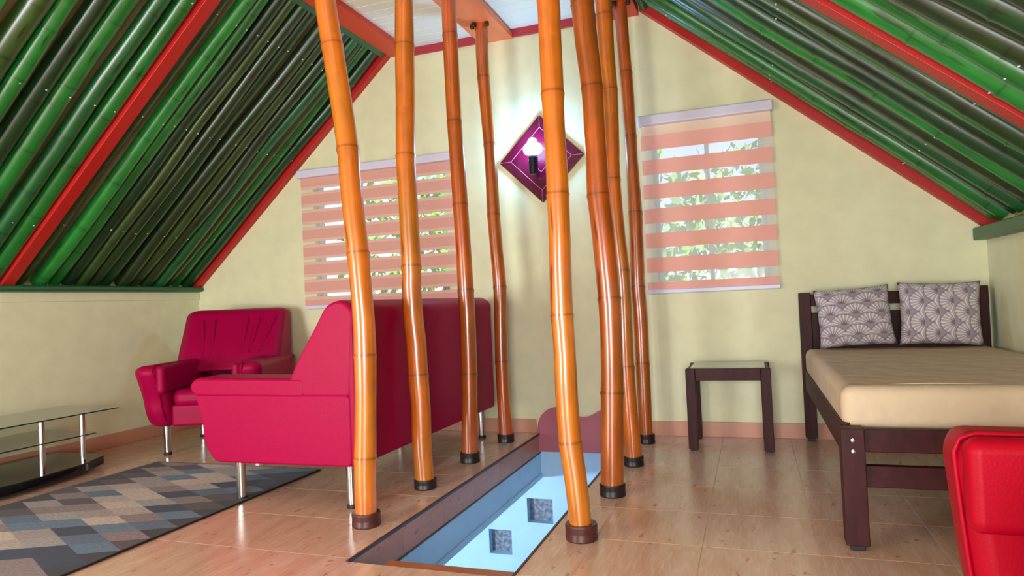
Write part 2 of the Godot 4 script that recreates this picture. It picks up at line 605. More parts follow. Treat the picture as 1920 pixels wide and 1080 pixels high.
# ------------------------------------------------------------------ leather seats
# local frame: front is +z, origin on the floor under the middle; depth coordinate d runs from the back
func leather_seat(t: Node3D, w: float, arm: float, m: Material, pleats: bool, flare: float, front := 1.0) -> void:
	var D := 0.475
	# prism frame: ex = +z (depth), ey = up, ez = +x (width)
	var fr := Transform3D(Basis(Vector3(0, 0, 1), Vector3(0, 1, 0), Vector3(1, 0, 0)), Vector3(0, 0, -D))
	var side := round_poly([Vector2(0.0, 0.21), Vector2(0.82, 0.205), Vector2(0.878, 0.30), Vector2(0.885, 0.40), Vector2(0.93, 0.552), Vector2(0.0, 0.552)], [0.03, 0.09, 0.04, 0.06, 0.03, 0.03])
	var pad := round_poly([Vector2(0.25, 0.535), Vector2(0.93, 0.54), Vector2(0.965, 0.59), Vector2(0.925, 0.636), Vector2(0.25, 0.63)], [0.03, 0.03, 0.03, 0.03, 0.03])
	var whole := round_poly([Vector2(0.0, 0.21), Vector2(lerp(0.90, 0.82, front), 0.205), Vector2(lerp(0.94, 0.878, front), 0.30), Vector2(lerp(0.95, 0.885, front), 0.40), Vector2(0.965, 0.59), Vector2(0.94, 0.638), Vector2(0.36, 0.63), Vector2(0.0, 0.63)], [0.02, 0.09, 0.04, 0.06, 0.04, 0.03, 0.02, 0.02])
	for s in [-1.0, 1.0]:
		var a := -w / 2 if s < 0 else w / 2 - arm
		var lean := func(v: Vector3) -> Vector3: return Vector3(v.x, v.y, v.z + s * flare * (v.y - 0.21))
		var st := begin()
		var o: MeshInstance3D
		if pleats:
			prism(st, whole, a, a + arm, 0.045, 0.075, fr, 7, lean)
			o = obj("armrest", st, m, t)
		else:
			prism(st, side, a, a + arm, 0.014, 0.022, fr, 5, lean)
			o = obj("side_panel", st, m, t)
			st = begin()
			prism(st, pad, a - 0.006, a + arm + 0.006, 0.018, 0.03, fr, 6, lean)
			obj("armrest", st, m, t)
		if pleats:
			# piping along the front and top edge of the arm, on the seat side
			for e in [a + arm - 0.042 if s < 0 else a + 0.042]:
				var loop := []
				var rr := []
				for q in [Vector2(lerp(0.936, 0.86, front), 0.26), Vector2(lerp(0.943, 0.886, front), 0.31), Vector2(lerp(0.950, 0.893, front), 0.39), Vector2(lerp(0.955, 0.91, front), 0.46), Vector2(lerp(0.96, 0.938, front), 0.545), Vector2(0.962, 0.598), Vector2(0.95, 0.625), Vector2(0.92, 0.636), Vector2(0.8, 0.634), Vector2(0.6, 0.631), Vector2(0.4, 0.629)]:
					loop.append(fr * (lean.call(Vector3(q.x, q.y, e)) as Vector3))
					rr.append(0.006)
				st = begin()
				tube(st, loop, rr, 7)
				obj("piping", st, m, o)
			# stuffed inner cheek of the arm, above the seat
			st = begin()
			rbox(st, Vector3((a + arm if s < 0 else a) + s * (flare * 0.33 + 0.006), 0.54, 0.61 - D), Vector3(0.06, 0.192, 0.69), 0.029, 5)
			obj("arm_cheek", st, m, t)
	# backrest with rolled top
	var wing := round_poly([Vector2(-0.006, 0.535), Vector2(0.38, 0.535), Vector2(0.315, 0.69), Vector2(0.185, 0.88), Vector2(0.12, 0.985), Vector2(0.03, 1.005), Vector2(-0.036, 0.955)], [0.03, 0.03, 0.08, 0.1, 0.06, 0.05, 0.05], 6)
	var st := begin()
	prism(st, wing, -w / 2 - flare * 0.03, w / 2 + flare * 0.03, 0.034 if pleats else 0.02, 0.09 if pleats else 0.04, fr, 7)
	var back := obj("backrest", st, m, t)
	if pleats:
		for q in [[-0.24, -0.19], [-0.15, -0.13], [0.1, 0.09], [0.19, 0.15], [0.31, 0.22]]:
			st = begin()
			tube(st, [Vector3(q[0], 0.925, 0.168 - D), Vector3(lerp(q[0], q[1], 0.5), 0.80, 0.242 - D), Vector3(q[1], 0.66, 0.324 - D)], [0.009, 0.012, 0.009], 8, [], true)
			obj("pleat", st, m, back)
	st = begin()
	rbox(st, Vector3(0, 0.55, -0.008 - D), Vector3(w - 0.012, 0.675, 0.036), 0.012, 3)
	obj("back_panel", st, m, t)
	# seat between the arms
	st = begin()
	rbox(st, Vector3(0, 0.285, 0.45 - D), Vector3(w - 2 * arm + 0.02, 0.15, 0.8), 0.02, 2)
	obj("seat_base", st, m, t)
	var seats := 1 if w < 1.3 else 3
	var sw: float = (w - 2 * arm) / seats
	for i in seats:
		st = begin()
		rbox(st, Vector3(-w / 2 + arm + sw * (i + 0.5), 0.40, 0.555 - D), Vector3(sw - 0.004, 0.12, 0.62), 0.05, 4)
		obj("seat_cushion", st, m, t)
	for x in [-w / 2 + 0.075, w / 2 - 0.075]:
		for d in [0.055, 0.715]:
			st = begin()
			lathe(st, [Vector2(0.026, 0.225), Vector2(0.026, 0.205), Vector2(0.022, 0.018), Vector2(0.0, 0.018)], Vector3(x, 0, d - D), 18)
			var leg := obj("leg", st, mats.chrome, t)
			st = begin()
			lathe(st, [Vector2(0.0, 0.02), Vector2(0.024, 0.02), Vector2(0.026, 0.012), Vector2(0.026, 0.0), Vector2(0.0, 0.0)], Vector3(x, 0, d - D), 18)
			obj("rubber_foot", st, mats.rubber, leg)

# ------------------------------------------------------------------ scene
func _ready() -> void:
	rng.seed = 20240602
	# camera
	cam = Camera3D.new()
	cam.name = "camera"
	add_child(cam)
	cam.position = Vector3(0, 0.95, 0)
	cam.basis = Basis(Vector3.UP, deg_to_rad(19.45)) * Basis(Vector3.RIGHT, deg_to_rad(1.259)) * Basis(Vector3.BACK, deg_to_rad(-2.544))
	cam.fov = rad_to_deg(2.0 * atan(540.0 / F))
	cam.near = 0.05
	cam.far = 200.0
	cam.current = true
	# sky, sun, area lights in two unseen front windows, placed to light the room
	var env := Environment.new()
	env.background_mode = Environment.BG_SKY
	var sky := Sky.new()
	var psm := ProceduralSkyMaterial.new()
	psm.sky_top_color = Color(0.62, 0.76, 0.95)
	psm.sky_horizon_color = Color(0.9, 0.94, 0.98)
	psm.ground_bottom_color = Color(0.5, 0.52, 0.45)
	psm.ground_horizon_color = Color(0.8, 0.82, 0.8)
	psm.sky_energy_multiplier = 1.3
	psm.ground_energy_multiplier = 1.0
	psm.sun_angle_max = 1.0
	sky.sky_material = psm
	env.sky = sky
	env.tonemap_mode = Environment.TONE_MAPPER_LINEAR
	env.tonemap_exposure = 1.0
	env.sdfgi_enabled = true
	env.ssao_enabled = true
	env.ssil_enabled = true
	var we := WorldEnvironment.new()
	we.name = "world_environment"
	we.environment = env
	add_child(we)
	var sun := DirectionalLight3D.new()
	sun.name = "sun"
	sun.light_energy = 4.0
	sun.light_color = Color(1, 0.95, 0.86)
	sun.light_angular_distance = 0.6
	sun.shadow_enabled = true
	sun.basis = Basis.looking_at(Vector3(-0.55, -1.0, -0.35).normalized())
	add_child(sun)
	for wx in [[-4.15, -2.75, 9.0], [-0.7, 0.7, 8.0]]:  # the second is placed to light the right wall and floor
		var al := AreaLight3D.new()
		al.name = numbered("unseen_window_light")
		al.area_size = Vector2(wx[1] - wx[0] - 0.08, 1.32)
		al.area_normalize_energy = false
		al.light_energy = wx[2]
		al.light_color = Color(0.97, 0.98, 1.0)
		al.area_range = 20.0
		al.shadow_enabled = true
		add_child(al)
		al.position = Vector3((wx[0] + wx[1]) / 2, 0.8, ZF - 0.03)
	make_materials()
	build_shell()
	build_roof()
	build_stairwell()
	build_windows()
	build_poles()
	build_seating()
	build_bed()
	build_small_furniture()
	build_lamp()
	build_outside()

func roof_left(x: float) -> float:
	return 2.937 + 0.878 * (x + 2.576)

func roof_right(x: float) -> float:
	return 2.927 - 0.85 * (x + 0.637)

func build_shell() -> void:
	# floor: slab round the stair opening, with tiles on it
	var fl := setting("floor", "glossy wood-look floor tiles")
	var st := begin()
	var hx0 := HOLE.position.x
	var hx1 := HOLE.end.x
	var hz0 := HOLE.position.y
	var hz1 := HOLE.end.y
	for q in [[XL - 0.2, ZB - 0.2, hx0 - 0.015, ZF + 0.2], [hx1 + 0.015, ZB - 0.2, XR + 0.2, ZF + 0.2], [hx0 - 0.015, hz1 + 0.021, hx1 + 0.015, ZF + 0.2]]:
		rbox(st, Vector3((q[0] + q[2]) / 2, -0.07, (q[1] + q[3]) / 2), Vector3(q[2] - q[0], 0.136, q[3] - q[1]), 0.001)
	obj("slab", st, mats.grout, fl)
	var pitch := 0.41
	var x := 0.6 - pitch * 13
	while x < XR:
		var z := -2.65 - pitch * 5
		while z < ZF:
			var r := Rect2(x, z, pitch, pitch).intersection(Rect2(XL, ZB, XR - XL, ZF - ZB))
			var parts := [r]
			if r.intersects(HOLE):
				parts = []
				if r.position.x < hx0: parts.append(Rect2(r.position.x, r.position.y, hx0 - r.position.x, r.size.y))
				if r.end.x > hx1: parts.append(Rect2(hx1, r.position.y, r.end.x - hx1, r.size.y))
				var a: float = max(r.position.x, hx0)
				var b: float = min(r.end.x, hx1)
				if r.position.y < hz0: parts.append(Rect2(a, r.position.y, b - a, hz0 - r.position.y))
				if r.end.y > hz1: parts.append(Rect2(a, hz1, b - a, r.end.y - hz1))
			for p in parts:
				if p.size.x > 0.012 and p.size.y > 0.012:
					put("tile", tile_mesh(p.size.x - 0.002, p.size.y - 0.002), mats.tile, fl, Vector3(p.get_center().x, 0, p.get_center().y))
			z += pitch
		x += pitch
	# gable walls
	var g := PackedVector2Array([Vector2(XL - 0.15, -0.14), Vector2(XR + 0.15, -0.14), Vector2(XR + 0.15, roof_right(XR + 0.15) + 0.2), Vector2(-0.637, 3.12), Vector2(-2.576, 3.12), Vector2(XL - 0.15, roof_left(XL - 0.15) + 0.2)])
	var wb := setting("wall_back", "cream yellow gable wall with two windows")
	obj("plaster", wall_shape(g, [Rect2(-3.36, 1.02, 1.2, 1.02), Rect2(-0.60, 1.0, 0.72, 1.06), Rect2(hx0, -0.2, hx1 - hx0, 0.19)], ZB - 0.14, ZB), mats.wall, wb)
	var wf := setting("wall_front")
	obj("plaster", wall_shape(g, [Rect2(-4.15, 0.1, 1.4, 1.4), Rect2(-0.7, 0.1, 1.4, 1.4)], ZF, ZF + 0.14), mats.wall, wf)
	var wl := setting("wall_left", "low cream side wall under the bamboo slope")
	add_box("plaster", Vector3(XL - 0.14, -0.14, ZB), Vector3(XL, 1.21, ZF), mats.wall, wl, 0.002)
	add_box("ledge", Vector3(XL, 1.10, ZB + 0.01), Vector3(XL + 0.012, 1.165, ZF), mats.wall, wl, 0.003)
	var wr := setting("wall_right", "low cream side wall beside the bed")
	add_box("plaster", Vector3(XR, -0.14, ZB), Vector3(XR + 0.14, 1.27, ZF), mats.wall, wr, 0.002)
	for q in [["baseboard_back", Vector3(XL, 0, ZB), Vector3(hx0 - 0.02, 0.1, ZB + 0.012)], ["baseboard_left", Vector3(XL, 0, ZB + 0.012), Vector3(XL + 0.012, 0.1, ZF)], ["baseboard_right", Vector3(XR - 0.012, 0, ZB + 0.012), Vector3(XR, 0.1, ZF)]]:
		var bb := setting(q[0])
		add_box("board", q[1], q[2], mats.baseboard, bb, 0.003)
		if q[0] == "baseboard_back":
			add_box("board", Vector3(hx1 + 0.02, 0, ZB), Vector3(XR, 0.1, ZB + 0.012), mats.baseboard, bb, 0.003)

var tiles := {}
func tile_mesh(w: float, d: float) -> Mesh:
	var key := "%d_%d_%d" % [roundi(w * 1000), roundi(d * 1000), rng.randi() % 5]
	if tiles.has(key):
		return tiles[key]
	var st := begin()
	var o := Vector2(rng.randf(), rng.randf())
	var h := [Vector3(-w / 2, 0, -d / 2), Vector3(w / 2, 0, -d / 2), Vector3(w / 2, 0, d / 2), Vector3(-w / 2, 0, d / 2)]
	var e := 0.0008
	var P := []
	var U := []
	for p in h:
		P.append(Vector3(p.x - sign(p.x) * e, 0, p.z - sign(p.z) * e))
		U.append(o + Vector2(p.x, p.z) * 0.9)
	quad(st, P, [Vector3.UP, Vector3.UP, Vector3.UP, Vector3.UP], U)
	for i in 4:
		var j := (i + 1) % 4
		var n: Vector3 = (h[i] + h[j]).normalized()
		var m := (n + Vector3.UP).normalized()
		quad(st, [P[i], P[j], h[j] - Vector3(0, e, 0), h[i] - Vector3(0, e, 0)], [m, m, m, m], [U[i], U[j], U[j], U[i]])
		quad(st, [h[i] - Vector3(0, e, 0), h[j] - Vector3(0, e, 0), h[j] - Vector3(0, 0.011, 0), h[i] - Vector3(0, 0.011, 0)], [n, n, n, n], [U[i], U[j], U[j], U[i]])
	tiles[key] = st.commit()
	return tiles[key]

func build_roof() -> void:
	var ce := setting("ceiling", "flat ceiling of narrow pale planks")
	# planks run across the room
	var z := ZB
	var pm := box_mesh(Vector3(1.86, 0.02, 0.098), 0.004)
	while z < ZF - 0.02:
		put("plank", pm, mats.ceiling, ce, Vector3(-1.56, 2.975, z + 0.05))
		z += 0.1
	add_box("backing", Vector3(-2.62, 2.986, ZB - 0.1), Vector3(-0.55, 3.05, ZF + 0.1), mats.lining, ce, 0.002)
	var t1 := setting("trim_1", "dark red cornice strip along the top of the gable wall")
	add_box("strip", Vector3(-2.45, 2.905, ZB), Vector3(-0.64, 2.965, ZB + 0.02), mats.red_trim, t1, 0.003)
	var t2 := setting("trim_2", "orange beam along the left edge of the flat ceiling")
	add_box("beam", Vector3(-2.59, 2.925, ZB), Vector3(-2.42, 3.0, ZF), mats.orange, t2, 0.006)
	var t3 := setting("trim_3", "salmon board under the ceiling holding the row of poles beside the sofa")
	add_box("board", Vector3(-1.825, 2.9, ZB), Vector3(-1.565, 2.945, ZF), mats.salmon, t3, 0.004)
	add_box("spacer", Vector3(-1.80, 2.944, ZB), Vector3(-1.59, 2.97, ZF), mats.salmon, t3, 0.002)
	var t4 := setting("trim_4", "orange board at the right edge of the flat ceiling")
	add_box("board", Vector3(-0.86, 2.9, ZB), Vector3(-0.64, 3.0, ZF), mats.orange, t4, 0.004)
	for side in [-1, 1]:
		var so := setting("ceiling_left" if side < 0 else "ceiling_right", "sloping ceiling of green painted bamboo between red rafters")
		var e0 := Vector2(-4.62, roof_left(-4.62)) if side < 0 else Vector2(1.34, roof_right(1.34))
		var e1 := Vector2(-2.585, roof_left(-2.585)) if side < 0 else Vector2(-0.632, roof_right(-0.632))
		var along := (e1 - e0).normalized()
		var up := Vector2(-along.y, along.x)
		if up.y < 0:
			up = -up
		var L := e0.distance_to(e1)
		# frame: ex along the slope, ey outwards from the room, ez along the room
		var at := func(s: float, o: float, zz: float) -> Vector3:
			var q := e0 + along * s + up * o
			return Vector3(q.x, q.y, zz)
		var ba := Basis(Vector3(along.x, along.y, 0), Vector3(up.x, up.y, 0), Vector3(along.x, along.y, 0).cross(Vector3(up.x, up.y, 0)))
		var st := begin()
		rbox(st, at.call(L / 2, 0.165, (ZB + ZF) / 2), Vector3(L + 0.4, 0.03, ZF - ZB + 0.4), 0.002, 1, ba)
		obj("lining", st, mats.lining, so)
		# rafters
		var rz := [[ZB, ZB + 0.055], [-3.09, -3.005], [-1.49, -1.41], [0.05, 0.13]]
		for q in rz:
			st = begin()
			rbox(st, at.call(L / 2, 0.075, (q[0] + q[1]) / 2), Vector3(L, 0.15, q[1] - q[0]), 0.004, 1, ba)
			obj("rafter", st, mats.red, so)
		# battens closing the top and the foot of the slope
		st = begin()
		if side < 0:
			rbox(st, at.call(L - 0.025, 0.05, (ZB + ZF) / 2), Vector3(0.05, 0.06, ZF - ZB), 0.006, 1, ba)
		else:
			rbox(st, at.call(L - 0.02, 0.05, (ZB + ZF) / 2), Vector3(0.05, 0.08, ZF - ZB), 0.006, 1, ba)
		obj("batten", st, mats.green, so)
		st = begin()
		if side < 0:
			rbox(st, Vector3(XL + 0.03, 1.19, (ZB + ZF) / 2), Vector3(0.07, 0.045, ZF - ZB), 0.02, 3)
		else:
			rbox(st, Vector3(XR - 0.03, 1.235, (ZB + ZF) / 2), Vector3(0.08, 0.075, ZF - ZB), 0.01, 2)
		obj("eave_beam", st, mats.green, so)
		# bamboo, bay by bay
		var pal := [Color(0.011, 0.165, 0.022), Color(0.007, 0.06, 0.012), Color(0.016, 0.25, 0.036), Color(0.016, 0.045, 0.01), Color(0.01, 0.11, 0.028), Color(0.03, 0.07, 0.012), Color(0.007, 0.04, 0.011)]
		var nail := box_mesh(Vector3(0.008, 0.006, 0.008), 0.002)
		for b in rz.size() - 1:
			if b == 2:
				continue                     # behind the camera
			var z0: float = rz[b][1]
			var z1: float = rz[b + 1][0]
			var zz := z0 + 0.05
			var i := 0
			while zz < z1 - 0.03:
				var r := rng.randf_range(0.042, 0.056) if b == 0 else rng.randf_range(0.05, 0.066)
				var keys := []
				var radii := []
				var nodes := []
				var off := rng.randf_range(0.066, 0.09)
				var s := 0.04
				var q := 0.0
				var kn := rng.randf_range(0.1, 0.4)
				while q < L - 0.1:
					q += kn
					nodes.append(q)
					kn = rng.randf_range(0.3, 0.46)
				for k in 6:
					s = 0.05 + (L - 0.10) * k / 5.0
					keys.append(at.call(s, off + rng.randf_range(-0.008, 0.008), zz + rng.randf_range(-0.007, 0.007)))
					radii.append(r * lerp(1.05, 0.88, k / 5.0))
				var base: Color = pal[rng.randi() % pal.size()]
				var o := obj("bamboo_culm", culm(keys, radii, nodes, base, 14, 1000 + b * 100 + i + (500 if side > 0 else 0), 0.09), mats.green_bamboo, so)
				for sn in [0.62, 1.55, 2.35]:
					put("nail", nail, mats.rail_white, o, at.call(sn, off - r * 1.0, zz))
				i += 1
				zz += r * 2.0 + (rng.randf_range(0.004, 0.012) if rng.randf() < 0.62 else rng.randf_range(0.02, 0.045))

func build_stairwell() -> void:
	var hx0 := HOLE.position.x
	var hx1 := HOLE.end.x
	var hz0 := HOLE.position.y
	var hz1 := HOLE.end.y
	var so := setting("trim_5", "tiled rim of the stair opening with dark edging")
	# tiled apron under the floor edge
	var z := hz0
	while z < hz1 - 0.02:
		var e: float = min(z + 0.41, hz1)
		add_box("apron_tile", Vector3(hx0 - 0.012, -0.14, z + 0.001), Vector3(hx0, -0.004, e - 0.001), mats.apron, so, 0.002)
		add_box("apron_tile", Vector3(hx1, -0.14, z + 0.001), Vector3(hx1 + 0.012, -0.004, e - 0.001), mats.apron, so, 0.002)
		z = e
	add_box("band", Vector3(hx0 - 0.15, -0.30, hz0 - 0.02), Vector3(hx0 - 0.004, -0.142, hz1 + 0.1), mats.blue_wall, so, 0.002)
	add_box("band", Vector3(hx1 + 0.004, -0.30, hz0 - 0.02), Vector3(hx1 + 0.15, -0.142, hz1 + 0.1), mats.blue_wall, so, 0.002)
	add_box("lower_moulding", Vector3(hx0 - 0.15, -0.325, hz0 - 0.02), Vector3(hx0 + 0.008, -0.292, hz1 + 0.1), mats.blue_wall, so, 0.004)
	add_box("edge_strip", Vector3(hx0 - 0.003, -0.012, hz0), Vector3(hx0 + 0.008, 0.004, hz1), mats.dark_trim, so, 0.003)
	add_box("edge_strip", Vector3(hx1 - 0.008, -0.012, hz0), Vector3(hx1 + 0.003, 0.004, hz1), mats.dark_trim, so, 0.003)
	add_box("edge_strip", Vector3(hx0, -0.146, hz0), Vector3(hx0 + 0.004, -0.136, hz1), mats.dark_trim, so, 0.002)
	add_box("nosing", Vector3(hx0 + 0.16, -0.03, hz1 - 0.055), Vector3(hx1, -0.001, hz1), mats.tile_edge, so, 0.003)
	add_box("riser", Vector3(hx0, -0.30, hz1), Vector3(hx1, -0.012, hz1 + 0.02), mats.apron, so, 0.002)
	# room below
	var lo := setting("wall_stair_back", "light blue wall of the storey below with two square niches")
	var out := PackedVector2Array([Vector2(-3.7, -2.7), Vector2(0.7, -2.7), Vector2(0.7, -0.13), Vector2(-3.7, -0.13)])
	var niches := [Rect2(-1.93, -0.905, 0.18, 0.18), Rect2(-1.62, -0.656, 0.195, 0.176)]
	obj("plaster", wall_shape(out, niches, ZB - 0.10, ZB - 0.005), mats.blue_wall, lo)
	for r in niches:
		add_box("niche_back", Vector3(r.position.x - 0.01, r.position.y - 0.01, ZB - 0.14), Vector3(r.end.x + 0.01, r.end.y + 0.01, ZB - 0.07), mats.niche, lo, 0.002)
	var l2 := setting("wall_stair_left")
	add_box("plaster", Vector3(-3.8, -2.7, ZB - 0.1), Vector3(-3.7, -0.13, -0.4), mats.blue_wall, l2, 0.002)
	var l3 := setting("wall_stair_right")
	add_box("plaster", Vector3(0.7, -2.7, ZB - 0.1), Vector3(0.8, -0.13, -0.4), mats.blue_wall, l3, 0.002)
	var l4 := setting("wall_stair_front")
	add_box("plaster", Vector3(-3.8, -2.7, -0.5), Vector3(0.8, -0.13, -0.4), mats.blue_wall, l4, 0.002)
	var l5 := setting("floor_stair")
	add_box("slab", Vector3(-3.8, -2.8, ZB - 0.1), Vector3(0.8, -2.7, -0.4), mats.apron, l5, 0.002)
	# pink board with a wavy top closing the far end of the opening
	var p := thing("wavy_board", "pink board with a wavy top at the wall end of the stair opening", "board", Vector3((hx0 + hx1) / 2, -0.13, ZB + 0.012))
	var poly := PackedVector2Array([Vector2(-0.345, 0.0), Vector2(0.345, 0.0)])
	for i in 61:
		var u := 1.0 - i / 30.0
		var au: float = abs(u)
		var y := 0.285 + 0.035 * cos(PI * (0.55 - au) / 0.55)
		if au > 0.55:
			y = 0.15 + 0.17 * sqrt(max(0.0, 1.0 - pow((au - 0.55) / 0.45, 2.0)))
		poly.append(Vector2(u * 0.345, y))
	var st := begin()
	prism_flat(st, poly, 0.0, 0.018, Transform3D.IDENTITY)
	obj("panel", st, mats.pink, p)
	# unseen lamp of the storey below, placed to light its blue back wall
	var la := thing("unseen_ceiling_lamp", "unseen lamp under the floor slab, placed to light the blue wall below", "lamp", Vector3(-2.7, -0.40, -2.5))
	add_box("housing", Vector3(-0.5, 0.02, -0.05), Vector3(0.5, 0.262, 0.05), mats.rail_white, la, 0.01)
	st = begin()
	tube(st, [Vector3(-0.2, 0, 0), Vector3(0.2, 0, 0)], [0.016, 0.016], 12)
	obj("tube", st, mats.bulb, la)
	var om := OmniLight3D.new()
	om.name = "unseen_tube_light"
	om.light_color = Color(0.84, 0.93, 1.0)
	om.light_energy = 6.0
	om.omni_range = 12.0
	om.omni_attenuation = 2.0
	om.light_size = 0.1
	om.shadow_enabled = true
	la.add_child(om)
	om.position = Vector3(0, -0.05, 0)

func window_unit(called: String, r: Rect2, z: float, out: float, cols: int, rows: int) -> void:
	var so := setting(called)
	var d := 0.03
	var zc := z + out
	for q in [[r.position.x, r.position.y, r.end.x, r.position.y + d], [r.position.x, r.end.y - d, r.end.x, r.end.y], [r.position.x, r.position.y + d, r.position.x + d, r.end.y - d], [r.end.x - d, r.position.y + d, r.end.x, r.end.y - d]]:
		add_box("window_frame", Vector3(q[0], q[1], zc - 0.02), Vector3(q[2], q[3], zc + 0.02), mats.frame, so, 0.004)
	for i in range(1, cols):
		var x := r.position.x + r.size.x * i / cols
		add_box("mullion", Vector3(x - 0.014, r.position.y + d, zc - 0.015), Vector3(x + 0.014, r.end.y - d, zc + 0.015), mats.frame, so, 0.003)
	for j in range(1, rows):
		var y := r.position.y + r.size.y * j / rows
		add_box("transom", Vector3(r.position.x + d, y - 0.012, zc - 0.013), Vector3(r.end.x - d, y + 0.012, zc + 0.013), mats.frame, so, 0.003)
	for i in cols:
		var x0 := r.position.x + r.size.x * i / cols + 0.012
		var x1 := r.position.x + r.size.x * (i + 1) / cols - 0.012
		var st := begin()
		var n := Vector3.BACK
		quad(st, [Vector3(x0, r.position.y + d, zc), Vector3(x1, r.position.y + d, zc), Vector3(x1, r.end.y - d, zc), Vector3(x0, r.end.y - d, zc)], [n, n, n, n], [Vector2(0, 0), Vector2(1, 0), Vector2(1, 1), Vector2(0, 1)])
		obj("pane", st, mats.pane, so)

func build_windows() -> void:
	window_unit("window_1", Rect2(-3.36, 1.02, 1.2, 1.02), ZB, -0.09, 3, 1)
	window_unit("window_2", Rect2(-0.60, 1.0, 0.72, 1.06), ZB, -0.09, 2, 1)
	window_unit("unseen_window_3", Rect2(-4.15, 0.1, 1.4, 1.4), ZF, 0.09, 2, 1)  # out of view, placed to light sofa and poles from the left
	window_unit("unseen_window_4", Rect2(-0.7, 0.1, 1.4, 1.4), ZF, 0.09, 2, 1)  # out of view, placed to light the right wall, floor and bed
	# blind with open bands
	var b := thing("roller_blind", "open zebra roller blind with salmon bands and see-through stripes above the side table", "blind", Vector3(-0.243, 0.965, ZB + 0.03), 0.0, "zebra blinds on the gable wall")
	var hw := 0.432
	add_box("head_rail", Vector3(-hw, 1.15, -0.028), Vector3(hw, 1.218, 0.045), mats.rail_white, b, 0.01, 2)
	add_box("cream_band", Vector3(-hw + 0.016, 1.085, -0.001), Vector3(hw - 0.016, 1.152, 0.001), mats.fabric_cream, b, 0.0005)
	for k in 7:
		var y1 := 1.086 - 0.1675 * k
		var y0 := y1 - 0.1 if k < 6 else 0.03
		add_box("salmon_band", Vector3(-hw + 0.012, y0, -0.001), Vector3(hw - 0.012, y1, 0.001), mats.fabric, b, 0.0005)
		if k < 6:
			var st := begin()
			var n := Vector3.BACK
			var yb := y1 - 0.1675
			quad(st, [Vector3(-hw + 0.014, yb, 0), Vector3(hw - 0.014, yb, 0), Vector3(hw - 0.014, y0, 0), Vector3(-hw + 0.014, y0, 0)], [n, n, n, n], [Vector2(0, 0), Vector2(1, 0), Vector2(1, 1), Vector2(0, 1)])
			obj("sheer_band", st, mats.sheer, b)
	add_box("bottom_rail", Vector3(-hw + 0.006, 0.0, -0.012), Vector3(hw - 0.006, 0.032, 0.012), mats.rail_white, b, 0.008, 2)
	# blind almost closed
	b = thing("roller_blind", "nearly closed zebra roller blind with thin bright slits behind the sofa", "blind", Vector3(-2.765, 0.97, ZB + 0.03), 0.0, "zebra blinds on the gable wall")
	hw = 0.69
	add_box("head_rail", Vector3(-hw - 0.012, 1.075, -0.028), Vector3(hw + 0.012, 1.14, 0.045), mats.rail_white, b, 0.01, 2)
	var y := 1.078
	for k in 8:
		var lo: float = max(y - 0.072, 0.03)
		add_box("closed_band", Vector3(-hw, lo, -0.001), Vector3(hw, y, 0.001), mats.fabric_dense, b, 0.0005)
		y -= 0.072
		if y < 0.1:
			break
		add_box("pale_band", Vector3(-hw + 0.001, y - 0.023, -0.001), Vector3(hw - 0.001, y, 0.001), mats.fabric_light, b, 0.0005)
		var st := begin()
		var n := Vector3.BACK
		quad(st, [Vector3(-hw + 0.002, y - 0.048, 0), Vector3(hw - 0.002, y - 0.048, 0), Vector3(hw - 0.002, y - 0.023, 0), Vector3(-hw + 0.002, y - 0.023, 0)], [n, n, n, n], [Vector2(0, 0), Vector2(1, 0), Vector2(1, 1), Vector2(0, 1)])
		obj("slit", st, mats.slit, b)
		add_box("pale_band", Vector3(-hw + 0.001, y - 0.071, -0.001), Vector3(hw - 0.001, y - 0.048, 0.001), mats.fabric_light, b, 0.0005)
		y -= 0.071
	add_box("bottom_rail", Vector3(-hw, 0.0, -0.012), Vector3(hw, 0.032, 0.012), mats.rail_white, b, 0.008, 2)

